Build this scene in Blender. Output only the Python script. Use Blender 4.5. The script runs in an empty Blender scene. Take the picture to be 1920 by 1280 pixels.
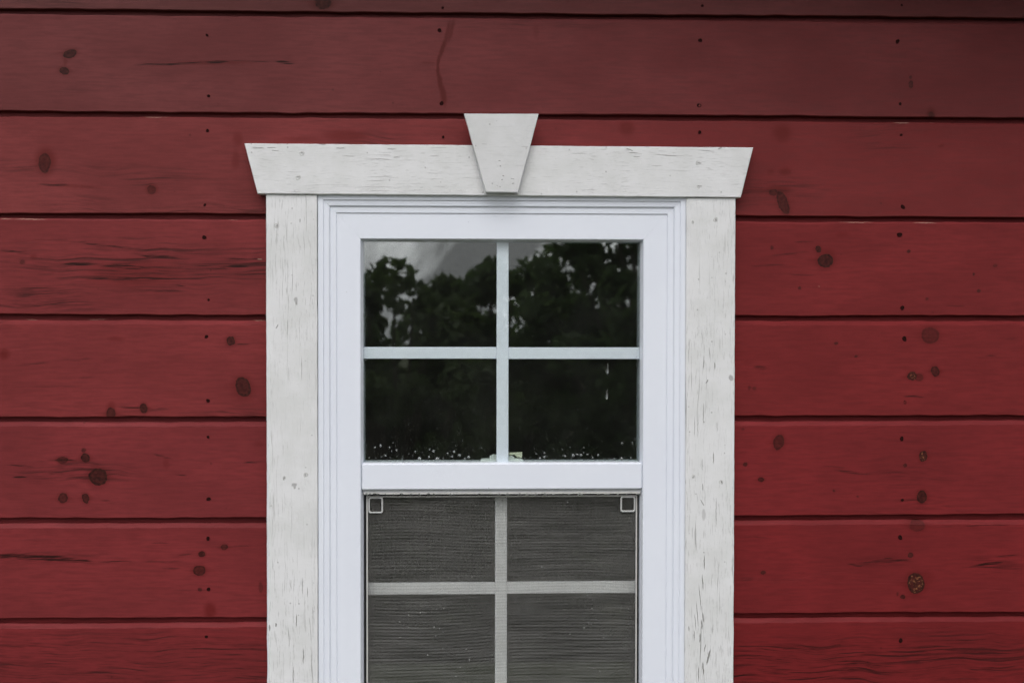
import bpy, math, random
import numpy as np
from mathutils import Vector, Matrix

R = math.radians
random.seed(7)
rng = np.random.default_rng(11)
scene = bpy.context.scene
COL = scene.collection

# ------------------------------------------------------------------ camera
# wall face is the plane y = 0, x to the right, z up, metres; the camera stands 2.4 m in front of it
CAM = Vector((-0.0849, -2.4, 0.0398))
YAW, PITCH, ROLL, FPX = R(2.0258), R(-0.9499), R(0.0704), 2400.0
fwd = Vector((math.sin(YAW) * math.cos(PITCH), math.cos(YAW) * math.cos(PITCH), math.sin(PITCH)))
rt0 = Vector((math.cos(YAW), -math.sin(YAW), 0))
up0 = rt0.cross(fwd)
rgt = rt0 * math.cos(ROLL) + up0 * math.sin(ROLL)
upv = up0 * math.cos(ROLL) - rt0 * math.sin(ROLL)
cam_data = bpy.data.cameras.new('camera')
cam = bpy.data.objects.new('camera', cam_data)
COL.objects.link(cam)
m = Matrix.Identity(4)
for i in range(3):
    m[i][0], m[i][1], m[i][2], m[i][3] = rgt[i], upv[i], -fwd[i], CAM[i]
cam.matrix_world = m
cam_data.sensor_width = 36
cam_data.lens = 36 * FPX / 1920
cam_data.clip_start, cam_data.clip_end = 0.05, 600
cam_data.dof.use_dof = True
cam_data.dof.focus_distance = 2.40
cam_data.dof.aperture_fstop = 6.3
scene.camera = cam
scene.cycles.max_bounces = 8
scene.cycles.use_denoising = True
scene.cycles.denoising_prefilter = 'FAST'
scene.cycles.diffuse_bounces = 3
scene.cycles.glossy_bounces = 4
scene.cycles.transmission_bounces = 6
scene.cycles.transparent_max_bounces = 16

# ------------------------------------------------------------------ sky and sun (overcast)
SUN_EL, SUN_AZ = R(46), R(184)          # azimuth measured from +y towards +x: high behind the camera
world = bpy.data.worlds.new('World')
scene.world = world
world.use_nodes = True
wn, wl = world.node_tree.nodes, world.node_tree.links
wn.clear()
w_out = wn.new('ShaderNodeOutputWorld')
w_bg = wn.new('ShaderNodeBackground')
w_sky = wn.new('ShaderNodeTexSky')
w_sky.sky_type = 'NISHITA'
w_sky.sun_disc = False
w_sky.sun_elevation = SUN_EL
w_sky.sun_rotation = SUN_AZ
w_sky.air_density, w_sky.dust_density, w_sky.ozone_density = 1.0, 5.0, 1.0
w_hs = wn.new('ShaderNodeHueSaturation')
w_hs.inputs['Saturation'].default_value = 0.22
w_tc = wn.new('ShaderNodeTexCoord')
w_mp = wn.new('ShaderNodeMapping')
w_mp.vector_type = 'TEXTURE'                       # streaky high cloud
w_mp.inputs['Location'].default_value = (19.105, 32.606, 5.754)
w_mp.inputs['Scale'].default_value = (1.0, 1.0, 0.3)
w_mp.inputs['Rotation'].default_value = (0.0, -0.9, 0.0)
w_ns = wn.new('ShaderNodeTexNoise')
w_ns.inputs['Scale'].default_value = 8.0
w_ns.inputs['Detail'].default_value = 6.0
w_ns.inputs['Roughness'].default_value = 0.55
w_mr = wn.new('ShaderNodeMapRange')
w_mr.inputs['From Min'].default_value, w_mr.inputs['From Max'].default_value = 0.40, 0.62
w_mr.inputs['To Min'].default_value, w_mr.inputs['To Max'].default_value = 0.50, 2.15
w_mx = wn.new('ShaderNodeMix')
w_mx.data_type, w_mx.blend_type = 'RGBA', 'MULTIPLY'
w_mx.inputs[0].default_value = 1.0
wl.new(w_sky.outputs[0], w_hs.inputs['Color'])
wl.new(w_tc.outputs['Generated'], w_mp.inputs[0])
wl.new(w_mp.outputs[0], w_ns.inputs['Vector'])
wl.new(w_ns.outputs[0], w_mr.inputs[0])
w_oc = wn.new('ShaderNodeMix')                     # even cloud deck over the clear-sky gradient
w_oc.data_type = 'RGBA'
w_oc.inputs[0].default_value = 0.65
w_oc.inputs[7].default_value = (9.4, 9.5, 9.95, 1)
wl.new(w_hs.outputs[0], w_oc.inputs[6])
wl.new(w_oc.outputs[2], w_mx.inputs[6])
wl.new(w_mr.outputs[0], w_mx.inputs[7])
wl.new(w_mx.outputs[2], w_bg.inputs['Color'])
w_bg.inputs['Strength'].default_value = 0.106
wl.new(w_bg.outputs[0], w_out.inputs[0])

sun_data = bpy.data.lights.new('sun', 'SUN')
sun_data.energy = 0.8
sun_data.angle = R(40)
sun_data.color = (1.0, 0.97, 0.93)
sun = bpy.data.objects.new('sun', sun_data)
COL.objects.link(sun)
sdir = Vector((math.sin(SUN_AZ) * math.cos(SUN_EL), math.cos(SUN_AZ) * math.cos(SUN_EL), math.sin(SUN_EL)))
sun.rotation_euler = (-sdir).to_track_quat('-Z', 'Y').to_euler()
sun.location = sdir * 30

vs = scene.view_settings
vs.view_transform, vs.look, vs.gamma, vs.exposure, vs.use_curve_mapping = 'Standard', 'None', 1.0, 0.16, False
scene.display_settings.display_device = 'sRGB'


# ------------------------------------------------------------------ helpers
def at(px, py, y=0.0):
    """point of the vertical plane at depth y that shows at pixel (px, py) of the 1920 x 1280 photograph: used to read sizes off it"""
    v = fwd * FPX + rgt * (px - 960) - upv * (py - 640)
    return CAM + v * ((y - CAM.y) / v.y)


def X(px, y=0.0, py=700):
    return at(px, py, y).x


def Z(py, y=0.0, px=940):
    return at(px, py, y).z


def lin(r, g, b):
    f = lambda c: c / 12.92 if c <= 0.04045 else ((c + 0.055) / 1.055) ** 2.4
    return (f(r / 255), f(g / 255), f(b / 255), 1.0)


def mesh_obj(name, verts, faces, mat, parent=None, smooth=False, loc=None):
    me = bpy.data.meshes.new(name)
    me.from_pydata([tuple(v) for v in verts], [], [tuple(f) for f in faces])
    me.update()
    if smooth:
        me.polygons.foreach_set('use_smooth', [True] * len(me.polygons))
    if mat:
        me.materials.append(mat)
    o = bpy.data.objects.new(name, me)
    COL.objects.link(o)
    attach(o, parent)
    return o


def attach(o, parent):
    if parent is not None:
        o.parent = parent
        p, mw = parent, Matrix.Identity(4)
        chain = []
        while p is not None:
            chain.append(p)
            p = p.parent
        for q in reversed(chain):
            mw = mw @ q.matrix_parent_inverse @ q.matrix_basis
        o.matrix_parent_inverse = mw.inverted()


def empty(name, loc, label, cat, group=None):
    o = bpy.data.objects.new(name, None)
    o.empty_display_size = 0.1
    COL.objects.link(o)
    o.location = loc
    o['label'], o['category'] = label, cat
    if group:
        o['group'] = group
    return o


class MB:
    def __init__(self):
        self.v, self.f = [], []

    def add(self, vs_, fs_):
        n = len(self.v)
        self.v += [tuple(a) for a in vs_]
        self.f += [tuple(n + i for i in g) for g in fs_]

    def box(self, x0, x1, y0, y1, z0, z1):
        self.add([(x0, y0, z0), (x1, y0, z0), (x1, y1, z0), (x0, y1, z0), (x0, y0, z1), (x1, y0, z1), (x1, y1, z1), (x0, y1, z1)],
                 [(0, 3, 2, 1), (4, 5, 6, 7), (0, 1, 5, 4), (1, 2, 6, 5), (2, 3, 7, 6), (3, 0, 4, 7)])

    def prism(self, poly, y0, y1, bev=0.0):
        """polygon in (x, z), counter-clockwise seen from the front (-y), extruded from y0 (front) to y1; front edge bevelled by bev"""
        n = len(poly)
        c = Vector((sum(p[0] for p in poly) / n, sum(p[1] for p in poly) / n))
        loops = []
        if bev > 0:
            ins = []
            for i in range(n):
                a, b, d = Vector(poly[i - 1]), Vector(poly[i]), Vector(poly[(i + 1) % n])
                e1, e2 = (b - a).normalized(), (d - b).normalized()
                n1, n2 = Vector((-e1.y, e1.x)), Vector((-e2.y, e2.x))
                h = (n1 + n2)
                h = h / max(h.length_squared / 2, 1e-6)
                ins.append(b + h * bev)
            loops = [[(p.x, y0, p.y) for p in ins], [(p[0], y0 + bev, p[1]) for p in poly], [(p[0], y1, p[1]) for p in poly]]
        else:
            loops = [[(p[0], y0, p[1]) for p in poly], [(p[0], y1, p[1]) for p in poly]]
        vs_ = [q for l in loops for q in l]
        fs_ = [tuple(range(n))]
        for k in range(len(loops) - 1):
            for i in range(n):
                j = (i + 1) % n
                fs_.append((k * n + j, k * n + i, (k + 1) * n + i, (k + 1) * n + j))
        fs_.append(tuple(reversed(range((len(loops) - 1) * n, len(loops) * n))))
        self.add(vs_, fs_)

    def build(self, name, mat, parent=None, smooth=False):
        return mesh_obj(name, self.v, self.f, mat, parent, smooth)


def smooth_noise(n, step, amp, seed):
    r = np.random.default_rng(seed)
    k = max(2, int(n / step) + 2)
    p = r.normal(0, amp, k)
    return np.interp(np.linspace(0, k - 1, n), np.arange(k), p)


# ------------------------------------------------------------------ materials
class NT:
    def __init__(self, name):
        self.m = bpy.data.materials.new(name)
        self.m.use_nodes = True
        self.t = self.m.node_tree
        self.t.nodes.clear()
        self.out = self.t.nodes.new('ShaderNodeOutputMaterial')

    def n(self, typ, **kw):
        nd = self.t.nodes.new('ShaderNode' + typ)
        for k, v in kw.items():
            setattr(nd, k, v)
        return nd

    def l(self, a, b):
        self.t.links.new(a, b)

    def val(self, sock, v):
        if hasattr(v, 'is_output') or isinstance(v, bpy.types.NodeSocket):
            self.l(v, sock)
        else:
            sock.default_value = v

    def math(self, op, a, b=None, c=None, clamp=False):
        nd = self.n('Math', operation=op, use_clamp=clamp)
        self.val(nd.inputs[0], a)
        if b is not None:
            self.val(nd.inputs[1], b)
        if c is not None:
            self.val(nd.inputs[2], c)
        return nd.outputs[0]

    def mix(self, f, a, b, mode='MIX'):
        nd = self.n('Mix', data_type='RGBA', blend_type=mode)
        self.val(nd.inputs[0], f)
        self.val(nd.inputs[6], a)
        self.val(nd.inputs[7], b)
        return nd.outputs[2]

    def noise(self, vec, scale, detail=3.0, rough=0.5, dist=0.0):
        nd = self.n('TexNoise')
        self.l(vec, nd.inputs['Vector'])
        nd.inputs['Scale'].default_value = scale
        nd.inputs['Detail'].default_value = detail
        nd.inputs['Roughness'].default_value = rough
        nd.inputs['Distortion'].default_value = dist
        return nd.outputs[0]

    def mapr(self, v, a, b, c=0.0, d=1.0, smooth=True):
        nd = self.n('MapRange', interpolation_type='SMOOTHSTEP' if smooth else 'LINEAR')
        self.l(v, nd.inputs[0])
        nd.inputs[1].default_value, nd.inputs[2].default_value = a, b
        nd.inputs[3].default_value, nd.inputs[4].default_value = c, d
        return nd.outputs[0]

    def scale(self, vec, s):
        nd = self.n('VectorMath', operation='MULTIPLY')
        self.l(vec, nd.inputs[0])
        nd.inputs[1].default_value = s
        return nd.outputs[0]

    def vadd(self, a, b):
        nd = self.n('VectorMath', operation='ADD')
        self.l(a, nd.inputs[0])
        self.l(b, nd.inputs[1])
        return nd.outputs[0]

    def warp(self, vec, scale, amt):
        nd = self.n('TexNoise')
        self.l(vec, nd.inputs['Vector'])
        nd.inputs['Scale'].default_value = scale
        nd.inputs['Detail'].default_value = 2.0
        s = self.n('VectorMath', operation='SUBTRACT')
        self.l(nd.outputs['Color'], s.inputs[0])
        s.inputs[1].default_value = (0.5, 0.5, 0.5)
        return self.vadd(vec, self.scale(s.outputs[0], (amt[0], 0.0, amt[1])))

    def mark(self, vec, x, z, rx, rz, ang=0.0):
        """distance (1 on the rim) from an elliptical mark on the board face"""
        mp = self.n('Mapping', vector_type='TEXTURE')
        self.l(vec, mp.inputs[0])
        mp.inputs['Location'].default_value = (x, 0, z)
        mp.inputs['Rotation'].default_value = (0, -R(ang), 0)
        mp.inputs['Scale'].default_value = (rx, 1, rz)
        ln = self.n('VectorMath', operation='LENGTH')
        self.l(mp.outputs[0], ln.inputs[0])
        return ln.outputs['Value']

    def flat(self):
        tc = self.n('TexCoord')
        return tc.outputs['Object'], self.scale(tc.outputs['Object'], (1, 0, 1))

    def principled(self, col, rough, bump=None, bstr=0.3, bdist=0.001, spec=0.5, **kw):
        p = self.n('BsdfPrincipled')
        self.val(p.inputs['Base Color'], col)
        self.val(p.inputs['Roughness'], rough)
        p.inputs['Specular IOR Level'].default_value = spec
        for k, v in kw.items():
            self.val(p.inputs[k], v)
        if bump is not None:
            b = self.n('Bump')
            b.inputs['Strength'].default_value = bstr
            b.inputs['Distance'].default_value = bdist
            self.l(bump, b.inputs['Height'])
            self.l(b.outputs[0], p.inputs['Normal'])
        self.l(p.outputs[0], self.out.inputs[0])
        return self.m


def red_paint(name, base, base2, seed, grain=0.15, marks=(), gcenters=()):
    """barn-red paint on a sawn board; marks are read off the photograph in pixels and stand at their real place on the board"""
    t = NT(name)
    P3, P = t.flat()
    off = t.n('VectorMath', operation='ADD')
    t.l(P, off.inputs[0])
    off.inputs[1].default_value = (seed * 3.17, seed * 1.3, seed * 2.71)
    Q = off.outputs[0]
    # paint tone
    blot = t.noise(t.scale(Q, (1.0, 1, 2.2)), 4.5, 4, 0.55)
    fine = t.noise(t.scale(Q, (0.09, 1, 1.0)), 210, 4, 0.7)
    sx = t.n('SeparateXYZ')
    t.l(P, sx.inputs[0])
    tone = t.mix(t.mapr(sx.outputs[0], -0.8, 0.8), base, base2)   # less chalky to the right; weaker light there is also put into the tone
    col = t.mix(t.mapr(blot, 0.3, 0.7), t.mix(1.0, tone, (0.87, 0.86, 0.86, 1), 'MULTIPLY'), t.mix(1.0, tone, (1.11, 1.12, 1.12, 1), 'MULTIPLY'))
    col = t.mix(t.mapr(fine, 0.38, 0.66, 0.0, 0.50), col, tuple(c * 0.62 for c in base[:3]) + (1,))
    spk = t.noise(Q, 420, 2, 0.6)
    col = t.mix(t.mapr(spk, 0.58, 0.72, 0.0, 0.22), col, tuple(min(1, c * 1.5 + 0.01) for c in base[:3]) + (1,))
    # weathered grain: long dark checks that follow wavy growth rings
    Qw = t.warp(t.scale(Q, (1, 1, 1)), 5.0, (0.0, 0.05))
    g1 = t.noise(t.scale(Qw, (6.0, 1, 230.0)), 1.0, 4, 0.65)
    g2 = t.noise(t.scale(Qw, (14.0, 1, 520.0)), 1.0, 2, 0.6)
    gm = t.noise(t.scale(Q, (2.2, 1, 9.0)), 1.0, 3, 0.5)
    gmask = t.mapr(gm, 0.62 - 0.3 * grain, 0.80 - 0.22 * grain)
    if gcenters:
        acc = None
        for (px, py, rx, rz) in gcenters:
            c = at(px, py)
            d = t.mapr(t.mark(P, c.x, c.z, rx / 1000, rz / 1000), 0.35, 1.0, 1.0, 0.0)
            acc = d if acc is None else t.math('MAXIMUM', acc, d)
        gmask = t.math('MULTIPLY', t.math('MAXIMUM', gmask, 0.12), t.math('MAXIMUM', acc, 0.15))
        gmask = t.math('MAXIMUM', gmask, t.math('MULTIPLY', acc, 0.8))
    chk = t.math('MAXIMUM', t.mapr(g1, 0.53, 0.61), t.math('MULTIPLY', t.mapr(g2, 0.54, 0.62), 0.65))
    chk = t.math('MULTIPLY', chk, gmask)
    # explicit marks
    W = t.warp(t.warp(P, 55.0, (0.006, 0.004)), 210.0, (0.0035, 0.003))
    strk = t.mapr(t.noise(t.scale(Q, (14, 1, 420)), 1.0, 3, 0.6), 0.42, 0.60)
    Wl = t.warp(t.warp(P, 40.0, (0.004, 0.002)), 150.0, (0.004, 0.003))
    Wc = t.warp(t.scale(P, (1, 1, 1)), 24.0, (0.0, 0.007))
    brk = t.mapr(t.noise(t.scale(Q, (20, 1, 520)), 1.0, 2, 0.6), 0.40, 0.54)
    knot = halo = crack = raw = chip = None
    mx = lambda a, b: b if a is None else t.math('MAXIMUM', a, b)
    for mk in marks:
        kind, px, py, rx, rz = mk[:5]
        ang = mk[5] if len(mk) > 5 else 0.0
        st = mk[6] if len(mk) > 6 else 1.0
        c = at(px, py)
        if kind in ('knot', 'raw'):
            d = t.mark(W, c.x, c.z, rx / 1000, rz / 1000, ang)
            rp = t.n('ValToRGB')
            e = rp.color_ramp.elements
            e[0].position, e[0].color = 0.0, (0.90 * st,) * 3 + (1,)
            e[1].position, e[1].color = 0.36, (0.80 * st,) * 3 + (1,)
            for pos, v in ((0.45, 1.0), (0.525, 0.97), (0.565, 0.16), (0.72, 0.07), (1.0, 0.0)):
                q = e.new(pos)
                q.color = (v * st,) * 3 + (1,)
            t.l(t.math('MULTIPLY', d, 0.55), rp.inputs[0])
            knot = mx(knot, rp.outputs[0])
            if rx >= 6:                                        # grain swept out to both sides of the knot, and the resin bleeding round it
                f = t.mapr(t.mark(Wc, c.x, c.z, rx * 3.4 / 1000, rz * 0.75 / 1000, 0), 0.2, 1.0, 0.75 * st, 0.0)
                halo = mx(halo, t.math('MULTIPLY', f, strk))
                halo = mx(halo, t.mapr(t.mark(W, c.x, c.z, rx * 1.7 / 1000, rz * 1.6 / 1000, ang), 0.55, 1.0, 0.40 * st, 0.0))
            if kind == 'raw':
                raw = mx(raw, t.mapr(d, 0.75, 0.95, 1.0, 0.0))
        elif kind == 'halo':
            d = t.mark(W, c.x, c.z, rx / 1000, rz / 1000, ang)
            halo = mx(halo, t.mapr(d, 0.25, 1.0, st, 0.0))
        elif kind == 'stain':
            d = t.mark(Wl, c.x, c.z, rx / 1000, rz / 1000, ang)
            halo = mx(halo, t.mapr(d, 0.45, 1.0, st, 0.0))
        elif kind == 'crack':
            d = t.mark(Wc, c.x, c.z, rx / 1000, max(rz, 1.5) / 1000, ang)
            crack = mx(crack, t.mapr(d, 0.45, 0.95, min(1.0, st * 1.15), 0.0))
        elif kind == 'chip':
            d = t.mark(W, c.x, c.z, rx / 1000, rz / 1000, ang)
            chip = mx(chip, t.mapr(d, 0.5, 1.0, 0.5, 0.0))
    # pocks: blisters in the paint film
    vor = t.n('TexVoronoi', feature='F1')
    t.l(t.scale(Q, (1, 1, 1)), vor.inputs['Vector'])
    vor.inputs['Scale'].default_value = 34
    pm = t.mapr(t.noise(Q, 6.0, 2), 0.5, 0.62)
    pr = t.math('MULTIPLY', t.mapr(vor.outputs['Distance'], 0.04, 0.10, 1.0, 0.0), pm)
    sep = t.n('SeparateColor')
    t.l(vor.outputs['Color'], sep.inputs[0])
    pock = t.math('MULTIPLY', pr, t.mapr(sep.outputs[0], 0.72, 0.74))
    dark = (base[0] * 0.20, base[1] * 0.28, base[2] * 0.25, 1)
    if halo is not None:
        col = t.mix(halo, col, (base[0] * 0.60, base[1] * 0.36, base[2] * 0.32, 1))
    col = t.mix(t.math('MULTIPLY', pock, 0.55), col, dark)
    col = t.mix(t.math('MULTIPLY', chk, 0.95), col, dark)
    hgt = t.math('MULTIPLY_ADD', fine, 0.25, t.math('MULTIPLY', blot, 0.2))
    hgt = t.math('SUBTRACT', hgt, t.mapr(g1, 0.58, 0.70, 0.0, 0.5 * min(1.0, grain + 0.1)))
    if crack is not None:
        ck = t.math('MULTIPLY', crack, brk)
        col = t.mix(t.math('MULTIPLY', ck, 0.93), col, lin(38, 14, 12))
    if knot is not None:
        kn = t.noise(Q, 170, 2, 0.5)
        kc = t.mix(t.mapr(kn, 0.35, 0.7), lin(38, 13, 11), lin(62, 28, 22))
        kcol = kc
        if raw is not None:
            sp = t.math('MULTIPLY', raw, t.mapr(t.noise(Q, 190, 4, 0.75), 0.53, 0.63))
            kcol = t.mix(sp, kc, lin(150, 108, 74))
        col = t.mix(knot, col, kcol)
    if chip is not None:
        col = t.mix(chip, col, lin(172, 140, 124))
    rough = t.mapr(blot, 0.3, 0.7, 0.58, 0.46)
    return t.principled(col, rough, hgt, 0.55, 0.0012, spec=0.12)


def white_paint(name, vertical, seed, chips=(), base=(0.708, 0.708, 0.715, 1), heavy=1.0):
    """old brush paint over rough-sawn trim: fine checks along the grain, blisters, dents"""
    t = NT(name)
    P3, P = t.flat()
    off = t.n('VectorMath', operation='ADD')
    t.l(P3, off.inputs[0])
    off.inputs[1].default_value = (seed * 1.7, seed * 0.9, seed * 2.3)
    Q = t.warp(off.outputs[0], 9.0, (0.012, 0.012))
    sA = (340, 60, 8) if vertical else (8, 60, 340)
    sB = (620, 60, 45) if vertical else (45, 60, 620)
    a = t.noise(t.scale(Q, sA), 1.0, 4, 0.65)
    b = t.noise(t.scale(Q, sB), 1.0, 3, 0.65)
    lump = t.noise(Q, 330, 2, 0.55)
    lump2 = t.noise(Q, 60, 3, 0.5)
    zone = t.mapr(t.noise(t.scale(Q, (1, 1, 0.6) if vertical else (0.6, 1, 1)), 7.0, 3, 0.6), 0.34, 0.66)
    ck = t.math('MULTIPLY', t.mapr(a, 0.61, 0.665), t.math('MULTIPLY_ADD', zone, 0.8, 0.2))
    ck2 = t.math('MULTIPLY', t.mapr(b, 0.57, 0.66), t.math('MULTIPLY_ADD', zone, 0.7, 0.2))
    vor = t.n('TexVoronoi', feature='F1')
    t.l(Q, vor.inputs['Vector'])
    vor.inputs['Scale'].default_value = 75
    sep = t.n('SeparateColor')
    t.l(vor.outputs['Color'], sep.inputs[0])
    pit = t.math('MULTIPLY', t.mapr(vor.outputs['Distance'], 0.07, 0.16, 1.0, 0.0), t.mapr(sep.outputs[0], 0.80, 0.83))
    dirt = t.noise(Q, 14, 4, 0.6)
    col = t.mix(t.mapr(dirt, 0.35, 0.7), base, tuple(c * f for c, f in zip(base[:3], (0.90, 0.905, 0.89))) + (1,))
    grey = (0.17, 0.165, 0.155, 1)
    W = t.warp(P, 150.0, (0.0022, 0.005) if vertical else (0.005, 0.0022))
    chip = None
    for (px, py, rx, rz, ang, st) in chips:
        c = at(px, py, -0.022)
        d = t.mark(W, c.x, c.z, (max(rx * 0.62, 0.8) if vertical else rx * 1.35) / 1000, (rz * 1.6 if vertical else max(rz * 0.62, 0.8)) / 1000, ang)
        q = t.mapr(d, 0.55, 0.92, min(1.0, st * 1.1), 0.0)
        chip = q if chip is None else t.math('MAXIMUM', chip, q)
    tot = t.math('MAXIMUM', t.math('MULTIPLY', ck, 0.72 * heavy), t.math('MULTIPLY', ck2, 0.42 * heavy))
    tot = t.math('MAXIMUM', tot, t.math('MULTIPLY', pit, 0.5))
    if chip is not None:
        tot = t.math('MAXIMUM', tot, chip)
    col = t.mix(tot, col, grey)
    hgt = t.math('MULTIPLY_ADD', lump, 0.7, t.math('MULTIPLY', lump2, 0.25))
    hgt = t.math('MULTIPLY_ADD', a, 0.35, hgt)
    return t.principled(col, 0.55, hgt, 0.85, 0.0012, spec=0.3)


def simple(name, col, rough, noise_scale=None, var=0.1, bstr=0.0, spec=0.5, **kw):
    t = NT(name)
    P3, P = t.flat()
    if noise_scale:
        n = t.noise(P3, noise_scale, 4, 0.6)
        c = t.mix(t.mapr(n, 0.3, 0.7), tuple(v * (1 - var) for v in col[:3]) + (1,), tuple(min(1, v * (1 + var)) for v in col[:3]) + (1,))
        return t.principled(c, rough, n if bstr else None, bstr, 0.001, spec, **kw)
    return t.principled(col, rough, spec=spec, **kw)


def vinyl_material():
    t = NT('white_vinyl')
    P3, P = t.flat()
    big = t.noise(P3, 5.0, 3, 0.6)
    run = t.noise(t.scale(P3, (90, 90, 5.0)), 1.0, 3, 0.6)
    c = t.mix(t.mapr(big, 0.3, 0.7), (0.72, 0.747, 0.82, 1), (0.74, 0.768, 0.835, 1))
    c = t.mix(t.mapr(run, 0.60, 0.80, 0.0, 0.022), c, (0.50, 0.50, 0.48, 1))         # faint rain streaks
    vor = t.n('TexVoronoi', feature='F1')
    t.l(P3, vor.inputs['Vector'])
    vor.inputs['Scale'].default_value = 26
    sp = t.n('SeparateColor')
    t.l(vor.outputs['Color'], sp.inputs[0])
    k = t.math('MULTIPLY', t.mapr(vor.outputs['Distance'], 0.015, 0.04, 0.55, 0.0), t.mapr(sp.outputs[0], 0.86, 0.87))
    c = t.mix(k, c, (0.12, 0.11, 0.10, 1))                                           # fly specks and scuffs
    return t.principled(c, 0.40, spec=0.4)


M_vinyl = vinyl_material()
M_vinyl_in = simple('muntin_vinyl', (0.86, 0.89, 0.99, 1), 0.45, 12.0, 0.02)
M_vinyl_lo = simple('lower_muntin_vinyl', (0.96, 0.91, 0.925, 1), 0.45, 12.0, 0.03)  # upper bars' vinyl again; the screen's effect on light is put into the colour
M_lock = simple('sash_lock_plastic', (0.90, 0.90, 0.88, 1), 0.4, 40, 0.04)
M_lever = simple('sash_lever_plastic', (0.86, 0.84, 0.66, 1), 0.4, 40, 0.04)
M_gap_shade = simple('black_gap_shade', (0.012, 0.013, 0.014, 1), 0.6, 60, 0.2)  # black standing for the shade in the gap beside the screen
M_alu = simple('screen_frame_paint', (0.50, 0.49, 0.47, 1), 0.45, 60, 0.08)
M_tab = simple('pull_tab_plastic', (0.42, 0.42, 0.41, 1), 0.5, 60, 0.05)
M_wire = simple('fibreglass_mesh', (0.235, 0.228, 0.216, 1), 0.5, 5.0, 0.12)
M_nail = simple('rusted_nail_hole_shade', lin(38, 11, 10), 0.9, 400, 0.4, spec=0.1)  # rust colour that also paints the shade inside a sunken nail hole
M_nailw = simple('painted_nail', (0.50, 0.50, 0.49, 1), 0.6, 300, 0.15)
M_room = simple('bare_interior_boards', (0.46, 0.43, 0.36, 1), 0.8, 6, 0.3)
M_soffit = simple('soffit_paint', lin(120, 48, 46), 0.6, 8, 0.1)
M_roof = simple('roof_felt', (0.06, 0.058, 0.056, 1), 0.85, 30, 0.2)
M_conc = simple('foundation_concrete', (0.30, 0.29, 0.27, 1), 0.85, 12, 0.2, 0.3)
M_bark = simple('tree_bark', (0.055, 0.042, 0.03, 1), 0.9, 14, 0.35, 0.5)


def glass_material():
    t = NT('window_glass')
    P3, P = t.flat()
    lw = t.n('LayerWeight')                                    # Schlick reflectance, the same from both sides of a sheet
    lw.inputs['Blend'].default_value = 0.5
    f0 = 0.088
    refl = t.math('MULTIPLY_ADD', t.math('POWER', lw.outputs['Facing'], 5.0), 1 - f0, f0)
    tr = t.n('BsdfTransparent')
    tr.inputs['Color'].default_value = (0.955, 0.975, 0.965, 1)
    gl = t.n('BsdfGlossy')
    gl.inputs['Roughness'].default_value = 0.0
    wav = t.noise(t.scale(P3, (1, 1, 0.45)), 5.0, 2, 0.5)
    b = t.n('Bump')
    b.inputs['Strength'].default_value = 0.10
    b.inputs['Distance'].default_value = 0.002
    t.l(wav, b.inputs['Height'])
    t.l(b.outputs[0], gl.inputs['Normal'])
    mx = t.n('MixShader')
    t.l(refl, mx.inputs[0])
    t.l(tr.outputs[0], mx.inputs[1])
    t.l(gl.outputs[0], mx.inputs[2])
    df = t.n('BsdfDiffuse')                                    # dust film, added to lift the dark panes with haze
    df.inputs['Color'].default_value = (0.75, 0.74, 0.69, 1)
    m2 = t.n('MixShader')
    t.l(t.mapr(t.noise(P3, 13.0, 4, 0.6), 0.3, 0.75, 0.0014, 0.0040), m2.inputs[0])
    t.l(mx.outputs[0], m2.inputs[1])
    t.l(df.outputs[0], m2.inputs[2])
    t.l(m2.outputs[0], t.out.inputs[0])
    return t.m


def water_material():
    t = NT('rain_water')
    return t.principled((0.62, 0.63, 0.61, 1), 0.04, spec=0.45, **{'Transmission Weight': 0.97, 'IOR': 1.33})


def leaf_material(name, dark, light):
    t = NT(name)
    P3, P = t.flat()
    n = t.noise(P3, 1.1, 3, 0.6)
    n2 = t.noise(P3, 9.0, 2, 0.6)
    c = t.mix(t.mapr(n, 0.35, 0.65), dark, light)
    c = t.mix(t.mapr(n2, 0.3, 0.7, 0, 0.5), c, tuple(v * 0.6 for v in dark[:3]) + (1,))
    m_ = t.principled(c, 0.6, spec=0.25)
    p = [n_ for n_ in t.t.nodes if n_.type == 'BSDF_PRINCIPLED'][0]
    tl = t.n('BsdfTranslucent')
    t.l(t.mix(0.35, c, (0.10, 0.16, 0.03, 1)), tl.inputs['Color'])
    ms = t.n('MixShader')
    ms.inputs[0].default_value = 0.45
    t.l(p.outputs[0], ms.inputs[1])
    t.l(tl.outputs[0], ms.inputs[2])
    t.l(ms.outputs[0], t.out.inputs[0])
    return m_


M_glass = glass_material()
M_water = water_material()


def ground_material():
    t = NT('yard_grass_and_soil')
    P3, P = t.flat()
    a = t.noise(P3, 0.5, 5, 0.6)
    b = t.noise(P3, 14.0, 4, 0.7)
    c = t.mix(t.mapr(a, 0.35, 0.65), (0.045, 0.062, 0.022, 1), (0.075, 0.07, 0.04, 1))
    c = t.mix(t.mapr(b, 0.3, 0.7, 0, 0.6), c, (0.03, 0.04, 0.016, 1))
    return t.principled(c, 0.95, b, 0.6, 0.03, spec=0.2)


# ------------------------------------------------------------------ ground: yard that falls away from the barn to a wooded hollow
GZ = -1.55


def ground_z(x, y):
    d = -y
    s = min(max((d - 3.0) / 9.0, 0), 1)
    s = s * s * (3 - 2 * s)
    return GZ - 4.2 * s + 0.12 * math.sin(x * 0.7 + y * 0.3) * s


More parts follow.
